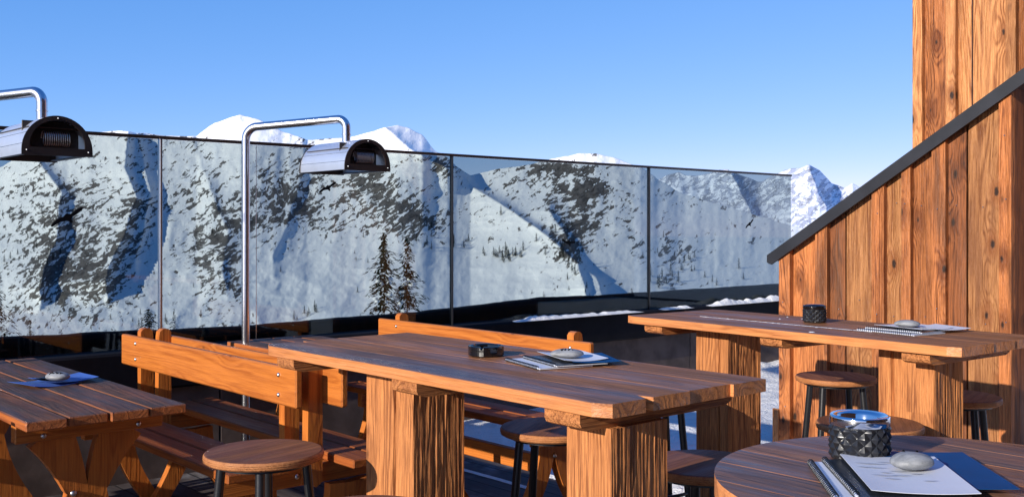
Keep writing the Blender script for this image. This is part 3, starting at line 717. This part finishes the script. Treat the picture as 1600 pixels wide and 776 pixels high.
# ------------------------------------------------------------------ heaters
def make_heater():
    r=empty('patio_heater')      # origin at the pole foot, hood offset like the real arm
    hx,hy=.33,-.545
    p=[(0,0,0),(0,0,.8),(.005,-.0,1.86)]
    d=Vector((hx,hy,0)).normalized()
    def arc(c0,v0,v1,n=8): return [c0+v0*math.cos(R(90*i/n))+v1*math.sin(R(90*i/n)) for i in range(n+1)]
    rad=.075; z=1.982; up=Vector((0,0,1))
    pts=[Vector((0,0,0)),Vector((0,0,1.0)),Vector((0,0,z-rad))]
    pts+=arc(d*rad+up*(z-rad),-d*rad,up*rad)[1:]
    e=Vector((hx,hy,0)); rad2=.05
    pts+=[e-d*rad2+up*(z+.026)]; pts+=arc(e-d*rad2+up*(z+.026-rad2),up*rad2,d*rad2)[1:]; pts+=[e+up*1.88]
    b=MB(); b.tube(pts,.0235,18); b.build('pole','steel',r)
    b=MB(); b.lathe([(.0237,1.925),(.026,1.925),(.026,1.919),(.0237,1.919)],hx,hy,24,hard=True); b.build('pipe_joint','steel',r)
    b=MB(); b.lathe([(.02,.012),(.09,.012),(.09,0),(.02,0)],n=32,hard=True); b.build('base_plate','steel',r)
    W=.142; H=.168; zb=1.715; n=24
    def prof(W,H,zb):
        return [(-W,zb)]+[(-W*math.cos(math.pi*k/n),zb+.022+(H-.022)*math.sin(math.pi*k/n)) for k in range(n+1)]+[(W,zb)]
    y0,y1=hy-.21,hy+.255
    o=prof(W,H,zb); i_=prof(W-.003,H-.003,zb); vs=[];fs=[]
    m=len(o)
    for (yy) in(y0,y1):
        for (u,w) in o: vs.append((hx+u,yy,w))
    for (yy) in(y0,y1):
        for (u,w) in i_: vs.append((hx+u,yy,w))
    for k in range(m-1): fs+=[[k,k+1,m+k+1,m+k]]
    b=MB(); b.add(vs,fs,'y',True); b2_=[]
    for k in range(m-1): b2_.append([2*m+k,3*m+k,3*m+k+1,2*m+k+1])
    b.add(vs,b2_,'y',True); hd=b.build('hood','hood',r)
    b=MB()
    for k,zz in enumerate((.045,.092)):   # folded seams along the shell
        u=-W*math.cos(math.asin(min(1,(zz-.022)/(H-.022)))); b.tube([(hx+u-.0008,y0,zb+zz),(hx+u-.0008,y1,zb+zz)],.0012,6)
    b.build('fold_line','steel',hd)
    # end plates: arch ring with bar at the bottom
    for yy,s in((y0,-1),(y1,1)):
        b=MB(); op=prof(W+.004,H+.004,zb-.004); ip=[(u*.80,zb+.03+(w-zb)*.70) for (u,w) in prof(W,H,zb)]
        m=len(op); vs=[]
        for q in(yy,yy+s*.006):
            for (u,w) in op: vs.append((hx+u,q,w))
            for (u,w) in ip: vs.append((hx+u,q,w))
        fs=[]
        for base in(0,2*m):
            for k in range(m-1): fs.append([base+k,base+k+1,base+m+k+1,base+m+k])
            fs.append([base,base+m,base+2*m-1,base+m-1])
        for k in range(m): fs.append([k,(k+1)%m,2*m+(k+1)%m,2*m+k]); fs.append([m+k,m+(k+1)%m,3*m+(k+1)%m,3*m+k])
        b.add(vs,fs,'y'); pl=b.build('end_plate','endplate',r)
        bolt_at(pl,hx,yy+s*.0062,zb+H-.012,'y',.004,s); bolt_at(pl,hx-W+.015,yy+s*.0062,zb+.016,'y',.004,s); bolt_at(pl,hx+W-.015,yy+s*.0062,zb+.016,'y',.004,s)
    # inner baffle and lamp coil
    b=MB(); b.box(hx-.115,hx+.115,y0+.02,y1-.02,zb+.115,zb+.119,'y'); b.box(hx-.005,hx+.005,hy+.05,hy+.055,zb+.1,zb+.15,'y')
    b.build('reflector','endplate',r)
    b=MB()
    cc=[]; nt=12
    for k in range(nt*14+1):
        a=2*math.pi*k/14; cc.append((hx-.045+.11*k/(nt*14),y0+.05+.022*math.cos(a),zb+.074+.033*math.sin(a)))
    b.tube(cc,.0022,6); b.build('heating_coil','coil',r)
    b=MB(); b.box(hx-.13,hx+.13,y0+.01,y1-.01,zb-.002,zb+.002,'y') if False else b.box(hx-W+.004,hx-W+.03,y0+.008,y1-.008,zb,zb+.006,'y'); b.box(hx+W-.03,hx+W-.004,y0+.008,y1-.008,zb,zb+.006,'y'); b.build('bottom_flange','endplate',r)
    b=MB(); b.box(hx-.118,hx+.118,y0+.09,y0+.094,zb+.006,zb+.15,'x') ; b.build('inner_bulkhead','endplate',r)
    return r
h0=make_heater(); h0.location=(2.75,5.415,0); tag(h0,'patio heater on a full steel pole with arched hood over the second picnic table','patio heater','arched steel patio heaters')
h1=copy_tree(h0); h1.location=(1.12,5.335,0); tag(h1,'patio heater at the left edge with only its hood and arm in view','patio heater','arched steel patio heaters')

# ------------------------------------------------------------------ things on the tables
TZ=.9705
def pot(x,y,r,h,mat_rim,label,nm='table_pot'):
    t=empty(nm,(x,y,TZ)); tag(t,label,'pot')
    b=MB(); n=20; m=5; rr=r
    # studded sleeve: grid of small pyramids
    rim=h*.21
    vs=[];fs=[]; z0=.004; z1=h-rim
    N=168; Mv=36; K=14; cw=2*math.pi*rr/K
    for j in range(Mv+1):
        for i in range(N):
            a=2*math.pi*i/N; z=z0+(z1-z0)*j/Mv; u_=K*i/N; v_=z/cw
            h_=1-2*max(abs((u_+v_)%1-.5),abs((u_-v_)%1-.5)); q=rr-.0012+.0055*h_*min(1,j/2,(Mv-j)/2)
            vs.append((q*math.cos(a),q*math.sin(a),z))
    for j in range(Mv):
        for i in range(N):
            A,B_,Cc,Dd=j*N+i,j*N+(i+1)%N,(j+1)*N+(i+1)%N,(j+1)*N+i
            if (i+j)%2==0: fs+=[[A,B_,Cc],[A,Cc,Dd]]
            else: fs+=[[A,B_,Dd],[B_,Cc,Dd]]
    b.add(vs,fs,'z'); b.lathe([(.001,0),(rr-.003,0),(rr-.0008,z0)],n=40); b.build('studded_sleeve','blackrubber',t)
    b=MB(); b.lathe([(rr-.001,h-rim-.001),(rr+.0015,h-rim+.001),(rr+.0015,h-.003),(rr+.001,h),(rr-.002,h+.0015),(rr*.78,h-.0015),(rr*.72,h-.006),(rr*.68,h-.03),(rr*.6,h-.045),(.001,h-.048)],n=56); b.build('steel_insert',mat_rim,t)
pot(1.75,1.0,.0525,.083,'chrome','studded black pot with polished steel rim on the round table')
pot(4.155,2.60,.0505,.078,'blackglass','small all black studded pot on the table by the timber wall')
# ashtray
at=MB(); n=48; ro=.061; hh=.035
vs=[];fs=[]
def ring(rf,zf): 
    for k in range(n):
        a=2*math.pi*k/n; oc=1/max(math.cos(((a+math.pi/8)%(math.pi/4))-math.pi/8),.9); r_=rf*(.93*oc*.5+.5); notch=any(abs(((a-q+math.pi)%(2*math.pi))-math.pi)<.11 for q in(R(75),R(195),R(315)))
        z=zf-(.010 if notch and zf>hh-.004 else 0); vs.append((r_*math.cos(a),r_*math.sin(a),z))
for rf,zf in((ro*.93,0),(ro,.003),(ro,hh-.003),(ro*.97,hh),(ro*.84,hh),(ro*.78,hh-.004),(ro*.72,.010),(.002,.008)): ring(rf,zf)
for j in range(7):
    for k in range(n): fs.append([j*n+k,j*n+(k+1)%n,(j+1)*n+(k+1)%n,(j+1)*n+k])
at.add(vs,fs); tag(at.build('ashtray','blackglass',None,(2.235,2.66,TZ),R(20)),'black glass ashtray on the middle table','ashtray')

def sheet(name,mat,x,y,z,a,w,l,label=None,cat='leaflet',curl=.0,th=.0008,tips=None,parent=None,bend=0,prints=False):
    """sheet from a corner, w along a, l along a-90deg; gently curled"""
    b=MB(); n=12; vs=[];fs=[]
    for s in(0,1):
        for j in range(n+1):
            for i in range(n+1):
                u,v=i/n,j/n; zz=curl*((u-.5)**2*4)*.5+curl*((v)**2)*bend
                vs.append((w*u,-l*v,zz+s*th))
    N=(n+1)**2
    for j in range(n):
        for i in range(n):
            q=j*(n+1)+i; fs.append([q,q+n+1,q+n+2,q+1]); fs.append([N+q,N+q+1,N+q+n+2,N+q+n+1])
    bd=[i for i in range(n+1)]+[j*(n+1)+n for j in range(1,n+1)]+[n*(n+1)+i for i in range(n-1,-1,-1)]+[j*(n+1) for j in range(n-1,0,-1)]
    for k in range(len(bd)): p,q=bd[k],bd[(k+1)%len(bd)]; fs.append([p,q,N+q,N+p])
    b.add(vs,fs,'x'); o=b.build(name,mat,parent,(x,y,z),a)
    if label: tag(o,label,cat)
    if prints:
        k=MB(); rd=random.Random(int(x*100)); 
        for q in range(16):
            u=rd.uniform(.04,.6)*w; v=-rd.uniform(.15,.7)*l; ln_=rd.uniform(.02,.05)
            pts=[(u,v),(u+ln_*.4,v+.004),(u+ln_,v+.001),(u+ln_*.5,v-.003)]
            k.add([(a_,c_2,curl*(((a_/w)-.5)**2*4)*.5+curl*bend*(-c_2/l)**2+th+.0016) for a_,c_2 in pts],[[0,1,2,3]],'x')
        k.build('printed_picture','greypaper',o)
    return o
def booklet(x,y,z,a,w,l,cover,label,nloops=26):
    t=empty('menu_booklet',(x,y,z),a); tag(t,label,'menu')
    b=MB(); b.box(.006,w,-l,0,0.0005,.0040,'x',c=.0006); b.build('pages','paper',t)
    b=MB(); b.box(.004,w+.001,-l-.001,.001,.0042,.0050,'x',c=.0002); b.build('cover',cover,t)
    b=MB(); pts=[]
    for k in range(nloops*10+1):
        q=2*math.pi*k/10; pts.append((.004+.0055*math.cos(q),-.008-(l-.016)*k/(nloops*10),.0058+.0055*math.sin(q)))
    b.tube(pts,.0011,5); b.build('spiral_binding','darkcover',t)
    b=MB(); b.tube([(.004,-.006,.0035),(.004,-l+.006,.0035)],.0028,6); b.build('spine_edge','paper',t)
    return t
def stone(x,y,z,a,sx,sy,sz,label,marks,seed):
    b=MB(); vs=[];fs=[]; n=40;m=20
    for j in range(m+1):
        ph=math.pi*j/m
        for i in range(n):
            th=2*math.pi*i/n; p=Vector((math.sin(ph)*math.cos(th),math.sin(ph)*math.sin(th),math.cos(ph)))
            k=1+.09*fb(p.x*1.2+seed,p.y*1.2,p.z); zz=p.z*(1 if p.z>0 else .8)
            vs.append((p.x*sx*k,p.y*sy*k,sz*.8+zz*sz*k))
    for j in range(m):
        for i in range(n): fs.append([j*n+i,j*n+(i+1)%n,(j+1)*n+(i+1)%n,(j+1)*n+i])
    b.add(vs,fs,smooth=True); o=b.build('stone_paperweight','stone',None,(x,y,z),a); tag(o,label,'stone')
    if marks:
        k=MB()
        for pl in marks:
            pts=[]
            for (u,w) in pl:
                X=u*sx;Y=w*sy; rr_=1-u*u-w*w; kk=1+.09*fb(u*1.2+seed,w*1.2,math.sqrt(max(rr_,0))); pts.append((X*kk,Y*kk,sz*.8+sz*math.sqrt(max(rr_,.01))*kk+.0003))
            if len(pts)==1: pts=[pts[0],(pts[0][0]+.0015,pts[0][1],pts[0][2]-.0002)]
            k.tube(pts,.0024 if len(pl)>1 else .0034,6)
        k.build('painted_marks','ink',o)
    return o
def ang(p,q): return math.atan2(q[1]-p[1],q[0]-p[0])
# letter-like marks P/\/T
LET=[[(u_,w_*.5-.52) for u_,w_ in q_] for q_ in [[(-.5,-.3),(-.46,.32),(-.28,.3),(-.3,.05),(-.46,.0)],[(-.2,-.3),(-.02,.34)],[(.02,.34),(.1,-.3)],[(.14,.3),(.2,-.28)],[(.24,.28),(.52,.26)],[(.38,.27),(.38,-.25)]]]
DOTS=[[(-.3,.25)],[(.05,.3)],[(-.12,.28)],[(.35,.2)]]
# set A, middle table: spiral edge runs from (2.197,2.516) toward (2.127,2.275)
aA=math.atan2(-.241,-.07)+math.pi/2
booklet(2.190,2.516,TZ,aA,.19,.25,'paper','white spiral menu booklet lowest in the pile on the middle table')
booklet(2.245,2.49,TZ+.0062,aA-.02,.185,.245,'darkcover','dark covered spiral menu booklet second in the pile on the middle table')
sheet('leaflet','blue',2.36,2.44,TZ+.0125,aA-.25,.15,.22,'blue leaflet sticking out right under the stone on the middle table',curl=.006)
sheet('leaflet','paper',2.325,2.50,TZ+.0140,aA-.10,.15,.235,'white printed leaflet on top of the pile on the middle table',curl=.012,prints=True)
stone(2.305,2.34,TZ+.0165,R(-41),.054,.037,.0165,'oval grey pebble with dark dots holding down menus on the middle table',[[(-.34,-.6),(-.3,-.35)],[(-.14,-.62),(-.1,-.33)],[(.06,-.62),(.12,-.35)],[(.28,-.5)],[(-.4,-.4),(-.2,-.35)]],2)
# set B, wall table
aB=math.atan2(-.288,-.053)+math.pi/2
booklet(3.955,2.278,TZ,aB,.20,.285,'greypaper','grey white spiral menu booklet on the table by the timber wall')
booklet(4.00,2.265,TZ+.0062,aB+.06,.20,.27,'darkcover','dark spiral menu booklet under the leaflet on the table by the timber wall')
sheet('leaflet','paper',4.09,2.27,TZ+.0125,aB-.05,.19,.25,'white leaflet under the pebble on the table by the timber wall',curl=.008,prints=True)
sheet('leaflet','paper',4.16,2.17,TZ+.0115,aB-.18,.17,.2,'second white leaflet reaching right on the table by the timber wall',curl=.01)
stone(4.10,2.125,TZ+.0165,R(-60),.052,.036,.0165,'flat grey pebble on the menus of the table by the timber wall',None,5)
# set C, round table
aC=math.atan2(-.148,-.169)+math.pi/2
booklet(1.643,1.043,TZ,aC,.19,.27,'paper','white spiral menu booklet lowest in the pile on the round table')
booklet(1.655,1.022,TZ+.0062,aC+.03,.18,.265,'darkcover','glossy black spiral menu booklet in the pile on the round table')
sheet('leaflet','blue',1.765,1.00,TZ+.0125,aC+.03,.178,.27,'dark blue leaflet showing at the right of the pile on the round table',curl=.004)
sheet('leaflet','paper',1.688,1.004,TZ+.0145,aC,.165,.26,'white leaflet with faint picture under the stone on the round table',curl=.007,prints=True)
stone(1.680,.863,TZ+.0165,R(-35),.037,.031,.0165,'grey striped stone with two dark holes on the round table menus',[[(-.25,.35)],[(.42,.38)]],9)
# set D, left picnic table
DZ=.7505
sheet('leaflet','lightblue',1.255,4.60,DZ,ang((1.238,4.57),(1.48,4.634))-.05,.22,.22,'light blue leaflet spread flat on the left picnic table',curl=.022)
sheet('leaflet','lightblue',1.335,4.60,DZ+.011,ang((1.238,4.57),(1.56,4.60)),.22,.19,'second blue leaflet pointing right under the stone on the left picnic table',curl=.018)
sheet('leaflet','darkcover',1.31,4.575,DZ+.016,.25,.13,.13,'small dark folded card left of the stone on the left picnic table',curl=.012,bend=1)
stone(1.405,4.435,DZ+.019,R(-41),.050,.036,.021,'pale pebble with bold black lettering on the left picnic table',LET,14)

# ------------------------------------------------------------------ light, sky, camera
w=D.worlds.new('World'); scene.world=w; w.use_nodes=True; nt=w.node_tree; bg=nt.nodes['Background']
sky=nt.nodes.new('ShaderNodeTexSky'); sky.sky_type='NISHITA'; sky.sun_disc=False
ray=Vector((.9973,.073,0)).normalized(); az=math.atan2(-ray.x,-ray.y)
sky.sun_elevation=R(18); sky.sun_rotation=az; sky.altitude=3000; sky.air_density=.6; sky.dust_density=0; sky.ozone_density=5
sp=nt.nodes.new('ShaderNodeSeparateColor'); cb=nt.nodes.new('ShaderNodeCombineColor'); nt.links.new(sky.outputs[0],sp.inputs[0])
for i_,(a_,p_) in enumerate(((1.40,1.08),(1.64,.613),(3.06,.35))):      # clear high-alpine air: flatter, bluer than the default
    q=nt.nodes.new('ShaderNodeMath'); q.operation='POWER'; q.inputs[1].default_value=p_; nt.links.new(sp.outputs[i_],q.inputs[0])
    q2=nt.nodes.new('ShaderNodeMath'); q2.operation='MULTIPLY'; q2.inputs[1].default_value=a_; nt.links.new(q.outputs[0],q2.inputs[0]); nt.links.new(q2.outputs[0],cb.inputs[i_])
nt.links.new(cb.outputs[0],bg.inputs[0]); bg.inputs[1].default_value=.15
sd=Vector((ray.x*math.cos(R(18)),ray.y*math.cos(R(18)),-math.sin(R(18))))
L=D.lights.new('sun','SUN'); L.energy=5.0; L.angle=R(.5); L.color=(1,.93,.83)
so=D.objects.new('sun',L); COL.objects.link(so); so.rotation_euler=sd.to_track_quat('-Z','Y').to_euler()
cam=D.cameras.new('camera'); co=D.objects.new('camera',cam); COL.objects.link(co); co.location=(0,0,EYE); co.rotation_euler=(R(90),0,R(-41.5))
cam.sensor_width=36; cam.lens=36; cam.shift_y=-31/1600; cam.clip_end=90000; cam.clip_start=.05; scene.camera=co
scene.view_settings.view_transform='Standard'; scene.view_settings.look='None'; scene.view_settings.gamma=1; scene.view_settings.exposure=.35
scene.render.engine='CYCLES'
scene.cycles.max_bounces=8; scene.cycles.transparent_max_bounces=12
scene.render.resolution_x=1024; scene.render.resolution_y=496
